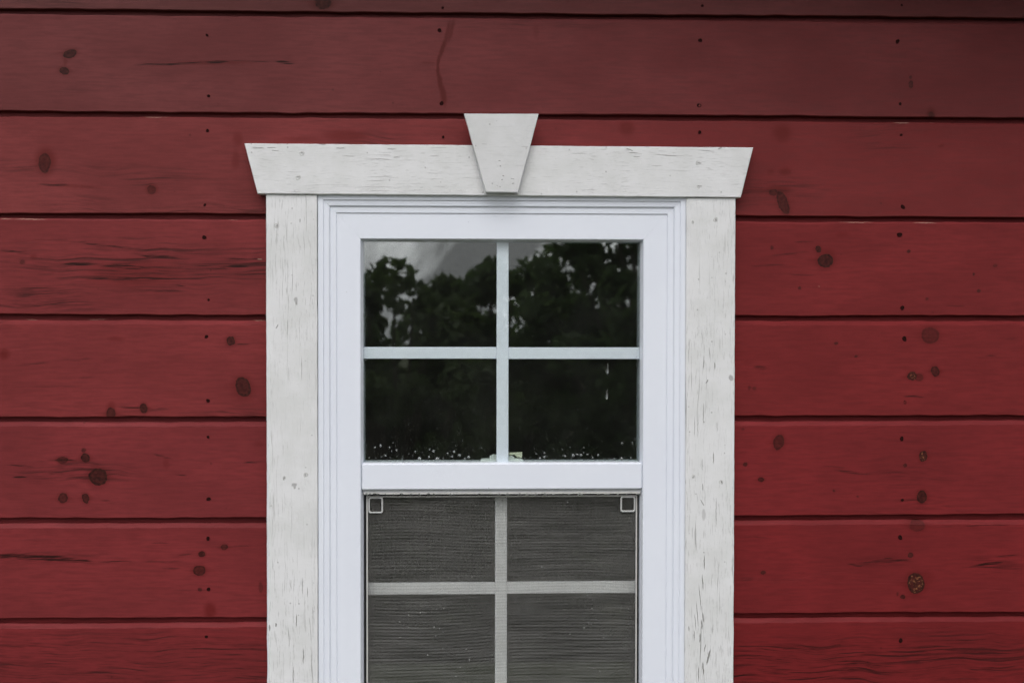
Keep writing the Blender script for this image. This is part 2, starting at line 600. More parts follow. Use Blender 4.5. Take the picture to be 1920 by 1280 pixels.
gx = np.concatenate([[-300, -120, -60], np.arange(-30, 31, 2.0), [60, 120, 300]])
gy = np.concatenate([[-300, -120, -60], np.arange(-40, 6.1, 1.0), [20, 60, 200]])
gv = [(x, y, ground_z(x, y)) for y in gy for x in gx]
nx = len(gx)
gf = [(j * nx + i, j * nx + i + 1, (j + 1) * nx + i + 1, (j + 1) * nx + i) for j in range(len(gy) - 1) for i in range(nx - 1)]
ground = mesh_obj('ground', gv, gf, ground_material(), smooth=True)
ground['kind'] = 'structure'

# ------------------------------------------------------------------ the barn
barn = empty('barn', (0, 0, GZ), 'dark red barn clad in horizontal nailed planks around the white window', 'barn')
GROOVES = [0.9835, 0.7955, 0.6077, 0.4198, 0.2318, 0.0443, -0.1453, -0.3339, -0.5201, -0.7085, -0.8965, -1.0845, -1.2725]
GAP, BEV, DEP, THK = 0.0104, 0.0082, 0.016, 0.028
OPX0, OPX1, OPZ0, OPZ1 = -0.400, 0.365, -0.885, 0.290       # rough opening for the window
WX0, WX1 = -2.9, 2.9


def rake_z(x):
    return 1.00 - 0.19 * x


def profile(z0, z1, bev):
    """board section, (y, z): z0 = bottom edge of the face, z1 = top of the bevel"""
    return [(0.0012, z0), (0.0, z0 + 0.0012), (0.0, z1 - bev), (0.75 * bev, z1), (DEP, z1), (DEP, z1 + GAP + 0.009),
            (THK, z1 + GAP + 0.009), (THK, z0 + 0.0095), (DEP - 0.0006, z0 + 0.0095), (DEP - 0.0006, z0)]


def board_mesh(segs, seed, bev):
    """segs: list of (x0, x1, z0, z1); swept along x with the small bows and edge wear of real boards"""
    mb = MB()
    r = np.random.default_rng(seed)
    ph, ph2 = r.uniform(0, 6.28, 2)
    for (x0, x1, z0, z1) in segs:
        n = max(2, int((x1 - x0) / 0.012))
        xs = np.linspace(x0, x1, n)
        base = profile(z0, z1, bev)
        k = len(base)
        wob = 0.0005 * np.sin(xs * 3.1 + ph) + 0.0003 * np.sin(xs * 9.7 + ph2)
        jit = np.interp(xs, np.linspace(x0, x1, n), np.convolve(r.normal(0, 0.0006, n), [.3, .5, .3], 'same'))
        cup = 0.0006 * np.sin(xs * 2.3 + ph2)
        vs_ = []
        for i, x in enumerate(xs):
            for q, (y, z) in enumerate(base):
                dz = wob[i] + (jit[i] if q in (0, 1, 2, 3) else 0)
                dy = cup[i] if q in (0, 1, 2) else 0
                vs_.append((x, y + dy - (0.0004 if q in (0, 1) else 0), z + dz))
        fs_ = []
        for i in range(n - 1):
            for q in range(k):
                p = (q + 1) % k
                fs_.append((i * k + q, i * k + p, (i + 1) * k + p, (i + 1) * k + q))
        fs_.append(tuple(range(k)))
        fs_.append(tuple(reversed(range((n - 1) * k, n * k))))
        # outward normals
        mb.add(vs_, [tuple(reversed(f)) for f in fs_])
    return mb


# marks by row (row 0 = board above the first groove); px, py, radii in mm
MK = {
    2: [('knot', 605, 5, 15, 13), ('halo', 605, 8, 32, 14)],
    3: [('knot', 131, 101, 12, 8, 20), ('knot', 121, 133, 9, 7, -20), ('halo', 122, 115, 5, 16, 0, .6),
        ('crack', 330, 120, 95, 3.0, 2, .8), ('crack', 405, 117, 30, 4, 2), ('crack', 470, 115, 50, 2.2, 0, .55), ('crack', 534, 117, 24, 4.5, -3, .9),
        ('halo', 400, 118, 110, 6, 1, .6),
        ('stain', 846, 58, 6, 29.9, -14, .75), ('stain', 838, 66, 5, 39.1, -12, .8), ('stain', 829, 92, 5.5, 27.6, -16, 1), ('stain', 822, 114, 4.5, 18.4, -8, 1), ('stain', 821, 132, 4.5, 23.0, 4, 1), ('stain', 825, 155, 6, 27.6, 8, 1), ('stain', 831, 178, 7.5, 27.6, 10, 1), ('stain', 803, 118, 18, 2.5, 0, .6),
        ('halo', 1745, 212, 12, 16, 0, 1.0), ('knot', 1746, 217, 6, 7, 0, .8), ('knot', 1708, 158, 4, 7, 0, .8), ('knot', 1707, 146, 2.5, 3, 0, .7), ('halo', 1005, 60, 8, 22, 0, .3)],
    4: [('chip', 290, 219.6, 30, 0.9), ('chip', 1690, 230.4, 18, 1.0), ('chip', 1748, 229.5, 5, 2), ('halo', 86, 302, 27, 36, 0, 0.9), ('knot', 84, 306, 11, 19, 0, .75), ('halo', 284, 354, 17, 15, 0, .8), ('knot', 284, 356, 8, 8, 0, .6),
        ('crack', 100, 347, 40, 3, -2, .7), ('halo', 140, 349, 70, 5, -3, .5), ('halo', 446, 262, 14, 20, 0, .6), ('halo', 442, 300, 11, 26, 0, .55),
        ('halo', 650, 255, 60, 16, 0, .7), ('halo', 560, 262, 60, 8, 0, .5), ('halo', 1175, 240, 22, 20, 0, .85), ('halo', 1467, 250, 26, 24, 0, .95), ('halo', 1472, 322, 17, 10, 0, .95), ('halo', 1445, 322, 10, 8, 0, .6),
        ('halo', 1460, 357, 36, 13, 0, .95), ('knot', 1450, 361, 8, 6, 0, .7), ('knot', 1468, 380, 10, 23, 22, .85), ('halo', 1425, 358, 45, 6, 0, .5), ('halo', 1765, 273, 10, 4, 14, .9)],
    '5L': [('chip', 55, 411, 38, 1.1), ('chip', 12, 410.6, 14, 1.0), ('chip', 437, 411.4, 15, 1.1), ('crack', 150, 494, 45, 4, 0, .9), ('crack', 235, 500, 60, 5, -3, .9), ('crack', 300, 480, 60, 4, -3, .9), ('crack', 240, 522, 100, 4, 0, .8), ('crack', 333, 536, 22, 2.5, 0, 1), ('crack', 30, 472, 40, 3, -5, .9), ('crack', 440, 500, 60, 4, 4, .9), ('crack', 200, 460, 110, 3, -6, .7),
           ('crack', 460, 486, 45, 3, 0, .7), ('crack', 300, 545, 60, 3, 0, .6), ('halo', 250, 512, 130, 40, 0, .55), ('halo', 62, 482, 9, 7, 0, .6), ('crack', 60, 540, 60, 3, 0, .7), ('crack', 100, 572, 110, 4, 0, .5), ('chip', 488, 486, 6, 1.5), ('knot', 42, 491, 5, 4, 0, .7)],
    '5R': [('chip', 1605, 416.5, 40, 0.9), ('chip', 1735, 418, 28, 1.1), ('knot', 1534, 467, 6, 6), ('knot', 1548, 489, 15, 13, 12), ('halo', 1550, 484, 26, 28, 0, .6), ('crack', 1510, 453, 30, 2.5, 7, .6), ('crack', 1470, 478, 60, 2.5, 7, .5), ('crack', 1440, 497, 45, 2.5, 3, .45), ('crack', 1500, 515, 40, 2, -4, .45),
           ('knot', 1704, 471, 4, 3, 0, .9), ('knot', 1835, 545, 4, 3, 0, .9), ('knot', 1826, 514, 2.5, 2.5, 0, .9), ('knot', 1500, 540, 3, 3, 0, .8), ('knot', 1866, 498, 4, 3.4, 0, .6), ('knot', 1738, 560, 3, 2.5, 0, .7), ('knot', 1447, 465, 3, 4, 0, .7), ('crack', 1790, 573, 25, 1.7, 0, .7), ('halo', 1580, 440, 18, 9, 0, .4), ('chip', 1535, 537, 1.6, 1.4)],
    '6L': [('chip', 178, 599, 22, 1.0), ('chip', 55, 599, 14, 1.0), ('chip', 483, 600, 14, 1.0), ('knot', 433, 639, 8, 9), ('crack', 455, 645, 18, 2, -2, .7), ('knot', 456, 725, 14, 19, 18, .95), ('halo', 455, 727, 32, 36, 0, .45), ('knot', 270, 765, 7, 9), ('crack', 270, 765, 62, 3, -3, .75), ('knot', 208, 774, 9, 10, 0, .9), ('halo', 209, 762, 13, 14, 0, .6),
           ('halo', 217, 635, 22, 6, 0, .55), ('crack', 150, 673, 40, 2.5, 4, .5), ('crack', 60, 683, 40, 3, 6, .5), ('halo', 8, 664, 16, 15, 0, .8), ('crack', 165, 708, 22, 1.8, 0, .5), ('crack', 90, 724, 90, 1.8, 0, .35)],
    '6R': [('knot', 1744, 629, 17, 16, 0, .62), ('knot', 1753, 696, 8, 10, 10, .9), ('raw', 1710, 705, 9, 8), ('knot', 1723, 707, 8, 7, 0, .6), ('crack', 1714, 744, 28, 3, -4, .9), ('knot', 1567, 643, 4, 3, 0, .8), ('knot', 1605, 668, 3.4, 2.5, 0, .8), ('crack', 1425, 690, 16, 6, 0, .55), ('crack', 1850, 668, 26, 2.5, 6, .6), ('crack', 1890, 635, 30, 2, 2, .4),
           ('knot', 1414, 728, 4, 3.4, 0, .6), ('knot', 1405, 727, 3, 4, 0, .6), ('halo', 1400, 665, 70, 18, 0, .15)],
    '7L': [('knot', 157, 844, 4.5, 4.5, 0, .8), ('knot', 160, 858, 8, 8), ('knot', 184, 894, 17, 16), ('knot', 118, 933, 9, 9, 0, .85), ('knot', 161, 934, 7, 9, 0, .95), ('knot', 117, 862, 10, 6, 0, .8), ('crack', 112, 863, 50, 2.6, 3, .85), ('crack', 35, 873, 34, 2.4, -3, .8), ('crack', 110, 889, 24, 2, -2, .7), ('crack', 37, 894, 18, 2.6, 0, .8),
           ('crack', 190, 937, 24, 2, -3, .7), ('crack', 305, 855, 26, 2.6, -18, .6), ('halo', 312, 868, 9, 14, 0, .45), ('crack', 475, 866, 24, 2.2, 4, .8), ('crack', 340, 890, 14, 2, -3, .6), ('crack', 100, 877, 70, 1.8, -2, .6), ('halo', 485, 832, 14, 8, 0, .4)],
    '7R': [('knot', 1460, 829, 10, 15, -14, .8), ('knot', 1397, 870, 4, 4, 0, .9), ('knot', 1427, 898, 6, 4.5, 0, .9), ('raw', 1731, 855, 7.5, 10.5, -8), ('knot', 1729, 931, 10, 12), ('knot', 1697, 872, 3.5, 3.5, 0, .8), ('crack', 1600, 885, 45, 4, -6, .6), ('crack', 1565, 875, 30, 2, -3, .4), ('knot', 1564, 920, 3, 2.4, 0, .7), ('knot', 1608, 930, 2.4, 2, 0, .7), ('knot', 1393, 804, 3, 2, 0, .6)],
    '8L': [('crack', 70, 1044, 100, 5.5, -3, 1), ('crack', 20, 1042, 60, 6, -1, 1), ('crack', 140, 1051, 45, 7, -4, 1), ('crack', 215, 1053, 60, 2.2, 0, .9), ('crack', 300, 1053, 50, 2.0, 1, .7), ('crack', 70, 1048, 90, 3, -4, .9), ('knot', 420, 1025, 7, 5.5, 0, .8), ('knot', 378, 1038, 6, 5), ('knot', 374, 1069, 12, 10, 0, .85), ('halo', 374, 1069, 22, 16, 0, .5), ('knot', 374, 1104, 4, 3.5, 0, .8),
           ('halo', 394, 1143, 17, 22, 0, .75), ('crack', 360, 1106, 50, 1.8, 0, .5), ('crack', 320, 1065, 22, 2, 0, .6), ('crack', 300, 1018, 22, 1.8, 0, .5), ('crack', 440, 1024, 50, 1.8, 1, .4), ('knot', 489, 1100, 4, 10, 0, .5), ('crack', 345, 1040, 20, 2, 8, .5)],
    '8R': [('knot', 1720, 985, 15, 12, 0, .55), ('knot', 1707, 1040, 5, 5, 0, .9), ('raw', 1717, 1093, 17, 20, 10), ('halo', 1735, 1083, 26, 20, 0, .35), ('crack', 1680, 1051, 36, 3.2, 4, .95), ('crack', 1675, 1045, 26, 2.2, 3, .7), ('crack', 1605, 1058, 20, 2.6, -3, .85), ('crack', 1860, 1056, 52, 3.5, 6, .9), ('crack', 1890, 1042, 30, 2.2, 6, .6), ('knot', 1431, 1073, 5, 4, 0, .9),
           ('knot', 1693, 1118, 5, 4, -20, .9), ('knot', 1683, 1112, 2.5, 4, 0, .6), ('crack', 1420, 1007, 34, 1.8, -2, .5), ('crack', 1400, 1085, 20, 5, 0, .4), ('crack', 1830, 985, 90, 2.0, 2, .6)],
}
GC = {'5L': [(260, 500, 330, 75), (90, 560, 160, 40), (470, 495, 90, 45)], '9L': [(200, 1240, 620, 80), (330, 1225, 260, 60)],
      '9R': [(1600, 1240, 520, 75), (1760, 1230, 420, 65), (1450, 1245, 260, 70)], '8L': [(60, 1045, 150, 14)],
      '8R': [(1860, 1060, 90, 25), (1650, 1052, 90, 14)], '7L': [(140, 885, 160, 30)]}
# paint colour of each course as it would read on a fully lit board: chalky and dusty high up where rain never washes it, fuller below
TONE = {0: (98, 55, 54), 1: (98, 55, 54), 2: (96, 52, 51), 3: (107, 52, 52), 4: (119, 52, 52), '5': (119, 47, 48), '6': (119, 46, 47), '7': (118, 45, 47), '8': (117, 43, 45), '9': (115, 40, 42)}
GR = {'5L': 0.6, '9L': 1.0, '9R': 1.0, '8L': 0.35, '8R': 0.4, '7L': 0.35, '6L': 0.3, '4': 0.2}
boards = {}
nrows = len(GROOVES)
NB = 0
for r in range(nrows - 1):
    z1 = GROOVES[r] - GAP / 2
    z0 = GROOVES[r + 1] + GAP / 2
    xe = min(WX1, (1.00 - z0) / 0.19)
    spans = []
    if r <= 2 or r >= 10:
        spans = [('', [(WX0, xe, z0, z1)])]
    elif r == 3:
        spans = [('', [(WX0, xe, z0, z1)])]
    elif z1 > OPZ1 > z0:                                       # notched over the window head
        spans = [('', [(WX0, OPX0, z0, z1), (OPX0, OPX1, OPZ1, z1), (OPX1, WX1, z0, z1)])]
    else:
        spans = [('L', [(WX0, OPX0, z0, z1)]), ('R', [(OPX1, WX1, z0, z1)])]
    for side, segs in spans:
        key = (str(r + 1) + side) if side else r + 1
        tone = TONE.get(r + 1) or TONE.get(str(r + 1)) or (112, 42, 44)
        tone2 = tuple(c * f for c, f in zip(tone, (0.93, 0.74, 0.75) if r == 3 else (0.965, 0.80, 0.81)))  # right side less dusty, and its dimmer light painted into the tone
        if side:
            tone = tone2 = tone if side == 'L' else tone2
        base, base2 = lin(*tone), lin(*tone2)
        mat = red_paint('barn_red_paint', base, base2, NB + 1, GR.get(str(key), 0.15), MK.get(key, ()), GC.get(key, ()))
        b = board_mesh(segs, 100 + NB, {3: 0.0015, 4: 0.0018, 5: 0.0035}.get(r + 1, BEV if r > 4 else 0.0015)).build('siding_board', mat, barn)  # upper bevels shaped smaller to imitate the eave's shade on them
        boards[key] = b
        NB += 1

# nails, dark heads standing for the shade of sunken holes: sub-parts of the board they hold
def nail_mesh(name, rad, mat):
    vs_, fs_ = [], []
    prof = [(1.30, 0.0), (1.05, -0.00055), (0.82, -0.0005), (0.70, -0.00012), (0.0, -0.00008)]
    n = 12
    for (a, y) in prof[:-1]:
        for i in range(n):
            t = 2 * math.pi * i / n
            rr = rad * a * (1 + 0.10 * math.sin(2 * t + 1) + 0.06 * math.sin(3 * t))
            vs_.append((rr * math.cos(t), y, rr * math.sin(t)))
    vs_.append((0, prof[-1][1], 0))
    for k in range(len(prof) - 2):
        for i in range(n):
            j = (i + 1) % n
            fs_.append((k * n + i, k * n + j, (k + 1) * n + j, (k + 1) * n + i))
    k = (len(prof) - 2) * n
    for i in range(n):
        fs_.append((k + i, k + (i + 1) % n, len(vs_) - 1))
    me = bpy.data.meshes.new(name)
    me.from_pydata(vs_, [], fs_)
    me.materials.append(mat)
    return me


ME_nail = nail_mesh('nail', 0.0034, M_nail)
ME_nailw = nail_mesh('painted_nail', 0.0040, M_nailw)


def put_nail(px, py, y, parent, me, s=1.0):
    c = at(px, py, y)
    o = bpy.data.objects.new('nail', me)
    COL.objects.link(o)
    o.location = (c.x, y + 0.0002, c.z)
    o.rotation_euler = (random.uniform(-.06, .06), random.uniform(0, 6.28), random.uniform(-.06, .06))
    s *= random.uniform(0.55, 1.0)
    o.scale = (s * random.uniform(0.85, 1.15), 1, s * random.uniform(0.85, 1.1))
    attach(o, parent)
    return o


NAILS = [(388, 66), (391, 180), (389, 245), (384, 384), (383, 445), (391, 562), (387, 631), (390, 751), (390, 819), (391, 935), (390, 1009), (391, 1104), (387, 1193),
         (830, 15), (824, 57), (828, 194), (831, 257), (1317, 11), (1313, 76), (1311, 198), (1312, 248),
         (1691, 10), (1683, 78), (1688, 195), (1690, 253), (1693, 388), (1687, 440), (1692, 577), (1696, 635), (1697, 754), (1691, 822), (1692, 937), (1688, 1007), (1689, 1200)]
for (px, py) in NAILS:
    c = at(px, py)
    r = max(i for i in range(nrows) if GROOVES[i] > c.z)
    k = r + 1 if (r + 1) in boards else str(r + 1) + ('L' if c.x < 0 else 'R')
    put_nail(px, py, -0.0010, boards[k], ME_nail)

# rake overhang, foundation, dark interior
mb = MB()
OV = 0.34
xa, xb = WX0 - 0.2, WX1 + 0.2
za, zb = rake_z(xa), rake_z(xb)
mb.add([(xa, -OV, za), (xb, -OV, zb), (xb, 0.10, zb), (xa, 0.10, za), (xa, -OV, za + 0.02), (xb, -OV, zb + 0.02), (xb, 0.10, zb + 0.02), (xa, 0.10, za + 0.02)],
       [(0, 3, 2, 1), (4, 5, 6, 7), (0, 1, 5, 4), (1, 2, 6, 5), (2, 3, 7, 6), (3, 0, 4, 7)])
mb.build('soffit', M_soffit, barn)
mb = MB()
mb.add([(xa, -OV - 0.025, za - 0.02), (xb, -OV - 0.025, zb - 0.02), (xb, -OV - 0.002, zb - 0.02), (xa, -OV - 0.002, za - 0.02), (xa, -OV - 0.025, za + 0.16), (xb, -OV - 0.025, zb + 0.16), (xb, -OV - 0.002, zb + 0.16), (xa, -OV - 0.002, za + 0.16)],
       [(0, 3, 2, 1), (4, 5, 6, 7), (0, 1, 5, 4), (1, 2, 6, 5), (2, 3, 7, 6), (3, 0, 4, 7)])
mb.build('rake_board', M_soffit, barn)
mb = MB()
mb.add([(xa, -OV - 0.05, za + 0.163), (xb, -OV - 0.05, zb + 0.163), (xb, 3.4, zb + 0.163), (xa, 3.4, za + 0.163), (xa, -OV - 0.05, za + 0.22), (xb, -OV - 0.05, zb + 0.22), (xb, 3.4, zb + 0.22), (xa, 3.4, za + 0.22)],
       [(0, 3, 2, 1), (4, 5, 6, 7), (0, 1, 5, 4), (1, 2, 6, 5), (2, 3, 7, 6), (3, 0, 4, 7)])
mb.build('roof', M_roof, barn)
mb = MB()
mb.box(WX0, WX1, 0.012, 0.2, GZ - 0.3, GROOVES[-1] - 0.002)
mb.build('foundation', M_conc, barn)
mb = MB()
rx0, rx1, ry0, ry1, rz0, rz1 = WX0 + 0.02, WX1 - 0.02, 0.075, 3.2, -1.25, 1.9
mb.add([(rx0, ry0, rz0), (rx1, ry0, rz0), (rx1, ry1, rz0), (rx0, ry1, rz0), (rx0, ry0, rz1), (rx1, ry0, rz1), (rx1, ry1, rz1), (rx0, ry1, rz1)],
       [(0, 1, 2, 3), (4, 7, 6, 5), (1, 5, 6, 2), (2, 6, 7, 3), (3, 7, 4, 0)])
# inner face of the front wall, round the opening
for (a, b, c, d) in ((rx0, OPX0, rz0, rz1), (OPX1, rx1, rz0, rz1), (OPX0, OPX1, rz0, OPZ0), (OPX0, OPX1, OPZ1, rz1)):
    mb.add([(a, ry0, c), (b, ry0, c), (b, ry0, d), (a, ry0, d)], [(0, 3, 2, 1)])
mb.build('room_lining', M_room, barn)

# ------------------------------------------------------------------ the window
YC, YH, YK = -0.025, -0.0305, -0.049          # front of casings, header, keystone
FX0, FX1 = X(597, -0.016), X(1284, -0.016)
FZ1 = Z(366.5, -0.016)
FZ0 = -0.805
win = empty('window', ((FX0 + FX1) / 2, 0, FZ0), 'white double-hung window with keystone header, rain drops and insect screen', 'window')

CH_L = [(520, 424, 4, 3, 0, .7), (563, 414, 3, 3, 0, .5), (555, 562, 8, 4, 0, .45), (556, 568, 4, 3, 0, .6), (520, 612, 3, 4, -30, .6), (533, 896, 4.5, 3, -10, .7), (552, 908, 11, 3, 10, .5), (553, 913, 5, 2.5, 0, .5), (573, 890, 4, 3, 0, .5),
        (506, 1175, 3, 5, 0, .7), (518, 1170, 3, 3, 0, .8), (556, 1162, 1.6, 10, -2, .9), (569, 1228, 1.8, 12, 0, .85), (568, 1092, 1.5, 9, 0, .7), (568, 1105, 1.4, 6, 0, .6), (577, 1108, 1.5, 8, 0, .6), (550, 1264, 1.6, 14, 0, .8), (546, 1095, 1.4, 8, 0, .5), (566, 690, 1.2, 18, 0, .5), (542, 700, 1.2, 10, 0, .4)]
CH_R = [(1299, 417, 3, 3, 0, .5), (1342, 413, 3.5, 3, 0, .7), (1340, 685, 1.8, 6, 0, .8), (1319, 680, 1.6, 10, 0, .7), (1330, 662, 1.5, 9, 6, .6), (1325, 715, 3, 3.5, -30, .7), (1370, 708, 9, 5, 20, .5), (1318, 775, 1.6, 16, 0, .7), (1308, 795, 1.4, 20, 0, .6), (1302, 800, 1.3, 16, 0, .6), (1344, 800, 1.6, 8, 0, .6),
        (1337, 858, 2.2, 9, 0, .65), (1316, 870, 1.6, 9, 0, .6), (1300, 893, 3, 3.4, -30, .6), (1353, 903, 4, 3, 0, .8), (1317, 912, 2, 6, 0, .55), (1316, 941, 2, 6, 30, .6), (1342, 960, 1.5, 22, 0, .65), (1319, 964, 8, 9, 0, .3), (1320, 1053, 1.9, 11, 0, .85), (1317, 1090, 2.0, 12, 4, .8), (1312, 1120, 1.6, 22, 6, .7), (1307, 1150, 1.7, 20, 5, .7), (1318, 1156, 2.2, 8, 8, .75),
        (1315, 1170, 2.4, 8, 4, .8), (1312, 1194, 2.6, 8, 0, .85), (1301, 1190, 1.8, 8, 0, .7), (1303, 1164, 1.6, 12, 4, .7), (1328, 1230, 4, 12, -14, .8), (1321, 1213, 1.8, 6, -10, .8), (1318, 1252, 2.6, 10, 4, .85), (1309, 1262, 1.8, 12, 0, .8), (1336, 1178, 1.6, 8, 0, .6), (1342, 1235, 1.3, 14, 0, .5), (1291, 1177, 3, 4, 0, .5)]
CH_H = [(486, 279, 12, 1.8, 0, .8), (510, 278.5, 8, 1.7, 0, .75), (518, 283.5, 7, 1.5, 0, .7), (605, 272, 7, 2, 0, .6), (640, 279, 9, 1.8, 0, .7), (655, 294, 12, 1.4, -2, .5), (567, 288, 5, 2.2, 0, .65), (560, 333, 5, 2.2, 0, .65), (735, 281, 8, 2, 0, .6), (745, 296, 6, 1.6, 0, .6), (1186, 288, 9, 1.8, -3, .7), (1180, 282, 7, 2, -20, .7), (1193, 295, 7, 1.6, 0, .6),
        (1322, 284, 16, 1.4, -4, .6), (1349, 279, 5, 3, 30, .6), (1309, 307, 5, 2.4, 0, .7), (1310, 350, 5, 2.4, 0, .7), (815, 294, 8, 1.4, 0, .6), (700, 300, 14, 1.2, 0, .5), (1085, 289, 14, 1.3, 0, .5), (1230, 312, 10, 1.3, 0, .5)]
CH_K = [(936, 305, 1.6, 1.6, 0, .8), (937, 315, 1.8, 1.8, 0, .8), (943, 333, 1.6, 2.2, 0, .8), (941, 340, 1.6, 1.8, 0, .8), (960, 338, 3.5, 1.4, 0, .7), (961, 347, 2.2, 1.6, 0, .7), (932, 351, 1.4, 1.4, 0, .5), (937, 353, 1.6, 1.6, 0, .5), (908, 274, 5, 1.2, 0, .35), (983, 279, 7, 1.2, 0, .4)]


def ragged_board(name, poly, y0, y1, mat, parent, seed, amp=0.00018, step=0.010, bev=0.0012):
    """plank with hand-cut, slightly uneven edges; poly in (x, z) counter-clockwise from the front"""
    r = np.random.default_rng(seed)
    pts = []
    n = len(poly)
    for i in range(n):
        a, b = Vector(poly[i]), Vector(poly[(i + 1) % n])
        L = (b - a).length
        k = max(1, int(L / step))
        nn = Vector(((b - a).y, -(b - a).x)).normalized()
        w = smooth_noise(k + 1, 3, amp, seed * 10 + i)
        for j in range(k):
            e = 0 if j == 0 else w[j] + r.normal(0, amp * 0.5)
            pts.append(tuple(a.lerp(b, j / k) + nn * e))
    mb = MB()
    mb.prism(pts, y0, y1, bev)
    return mb.build(name, mat, parent)


ZB = -0.808
zc = Z(366, YC)
cl = ragged_board('side_casing', [(X(500, YC, 800), ZB), (X(595.5, YC, 800), ZB), (X(595.0, YC, 800), zc), (X(499.5, YC, 800), zc)], YC, 0.004,
                  white_paint('casing_paint', True, 3, CH_L), win, 5)
cl['label'] = 'left upright casing board in cracked white paint'
cr = ragged_board('side_casing', [(X(1285.3, YC, 800), ZB), (X(1377, YC, 800), ZB), (X(1377.5, YC, 800), zc - 0.003), (X(1285.3, YC, 800), zc - 0.003)], YC, 0.004,
                  white_paint('casing_paint', True, 8, CH_R, heavy=1.15), win, 6)
cr['label'] = 'right upright casing board in flaking white paint'
sp = ragged_board('sill_board', [(X(470, YH), ZB - 0.095), (X(1408, YH), ZB - 0.095), (X(1408, YH), ZB - 0.002), (X(470, YH), ZB - 0.002)], YH - 0.012, 0.004,
                  white_paint('casing_paint', False, 12), win, 9)
A = lambda px, py, y: (at(px, py, y).x, at(px, py, y).z)
hd = ragged_board('header_board', [A(483, 363.2, YH), A(1389, 370.3, YH), A(1412.5, 276.5, YH), A(458, 269, YH)], YH, 0.004,
                  white_paint('casing_paint', False, 4, CH_H, heavy=1.15), win, 7)
ks = ragged_board('keystone', [A(911, 360.2, YK), A(971, 361, YK), A(1010, 213.8, YK), A(870, 213, YK)], YK, YH - 0.0006,
                  white_paint('casing_paint', False, 6, CH_K, heavy=0.35, base=(0.642, 0.642, 0.648, 1)), win, 8, amp=0.00015, bev=0.0008)
for (px, py, o, y) in ((566, 288, hd, YH), (559, 333, hd, YH), (1309, 306, hd, YH), (1310, 350, hd, YH), (519, 423, cl, YC), (533, 895, cl, YC), (573, 890, cl, YC), (1342, 412, cr, YC), (1299, 417, cr, YC), (1352, 903, cr, YC), (1300, 893, cr, YC)):
    put_nail(px, py, y, o, ME_nailw)


# moulded vinyl frame, mitred at the corners
PROF = [(0.0, 0.050), (0.0, -0.0165), (0.0006, -0.017), (0.0092, -0.017), (0.0098, -0.0164), (0.0102, -0.0142), (0.0196, -0.0135), (0.0210, -0.0120), (0.0220, -0.0092), (0.0325, -0.0088),
        (0.0331, -0.0082), (0.0334, -0.0062), (0.0798, -0.0058), (0.0812, -0.0045), (0.0848, 0.0062), (0.0852, 0.0500)]


JAMB = 0.0036                                                  # the jambs are this much slimmer than the head


def frame_member(name, side, parent):
    x0, x1, z0, z1 = FX0, FX1, FZ0, FZ1
    g = 0.00006                                                # hairline at the welded mitre
    vs_ = []
    for (i, y) in PROF:
        y -= 0.004 if y < 0.0 else 0.0
        j = i - JAMB if i > 0.05 else i
        if side == 'top':
            e = ((x0 + j + g, y, z1 - i), (x1 - j - g, y, z1 - i))
        elif side == 'bottom':
            e = ((x1 - j - g, y, z0 + i), (x0 + j + g, y, z0 + i))
        elif side == 'left':
            e = ((x0 + j, y, z0 + i + g), (x0 + j, y, z1 - i - g))
        else:
            e = ((x1 - j, y, z1 - i - g), (x1 - j, y, z0 + i + g))
        vs_ += list(e)
    n = len(PROF)
    fs_ = [(2 * k, 2 * k + 2, 2 * k + 3, 2 * k + 1) for k in range(n - 1)]
    fs_.append((2 * (n - 1), 0, 1, 2 * (n - 1) + 1))
    fs_.append(tuple(2 * k for k in reversed(range(n))))
    fs_.append(tuple(2 * k + 1 for k in range(n)))
    return mesh_obj(name, vs_, fs_, M_vinyl, parent)


frame_member('frame_head', 'top', win)
frame_member('frame_jamb', 'left', win)
frame_member('frame_jamb', 'right', win)
frame_member('frame_sill', 'bottom', win)


def rounded_rect(x0, x1, z0, z1, r, n=4):
    pts = []
    for (cx, cz, a0) in ((x0 + r, z0 + r, 180), (x1 - r, z0 + r, 270), (x1 - r, z1 - r, 0), (x0 + r, z1 - r, 90)):
        for i in range(n + 1):
            a = R(a0 + 90 * i / n)
            pts.append((cx + r * math.cos(a), cz + r * math.sin(a)))
    return pts


GX0, GX1, GZ1 = FX0 + 0.0849 - JAMB, FX1 - 0.0849 + JAMB, FZ1 - 0.0849      # daylight opening
YR = -0.0085
ZR1, ZR0 = Z(868, YR), Z(917.5, YR)
mb = MB()
mb.prism(rounded_rect(X(678, YR), X(1204.5, YR), ZR0, ZR1, 0.0035), YR, 0.050, 0.0022)
rail = mb.build('meeting_rail', M_vinyl, win)
# nose strip under the rail, with the row of drops that hangs from it
mb = MB()
mb.box(X(681, -0.001), X(1202, -0.001), -0.0015, 0.030, Z(923.5, -0.0015), ZR0 - 0.0003)
mb.build('rail_lip', simple('shaded_lip_vinyl', (0.42, 0.43, 0.44, 1), 0.4, 30, 0.05), rail)  # grey paints in the shadow on the rail's underside
mb = MB()
mb.box(X(682, -0.004), X(1201, -0.004), -0.0042, 0.004, Z(925.6, -0.0042), Z(922.6, -0.0042))
mb.build('drip_bead', M_alu, rail)


# panes: two sheets of glass with flat muntins between them
def pane(name, x0, x1, z0, z1, y0, th, parent):
    mb = MB()
    mb.box(x0, x1, y0, y0 + th, z0, z1)
    o = mb.build(name, M_glass, parent)
    return o


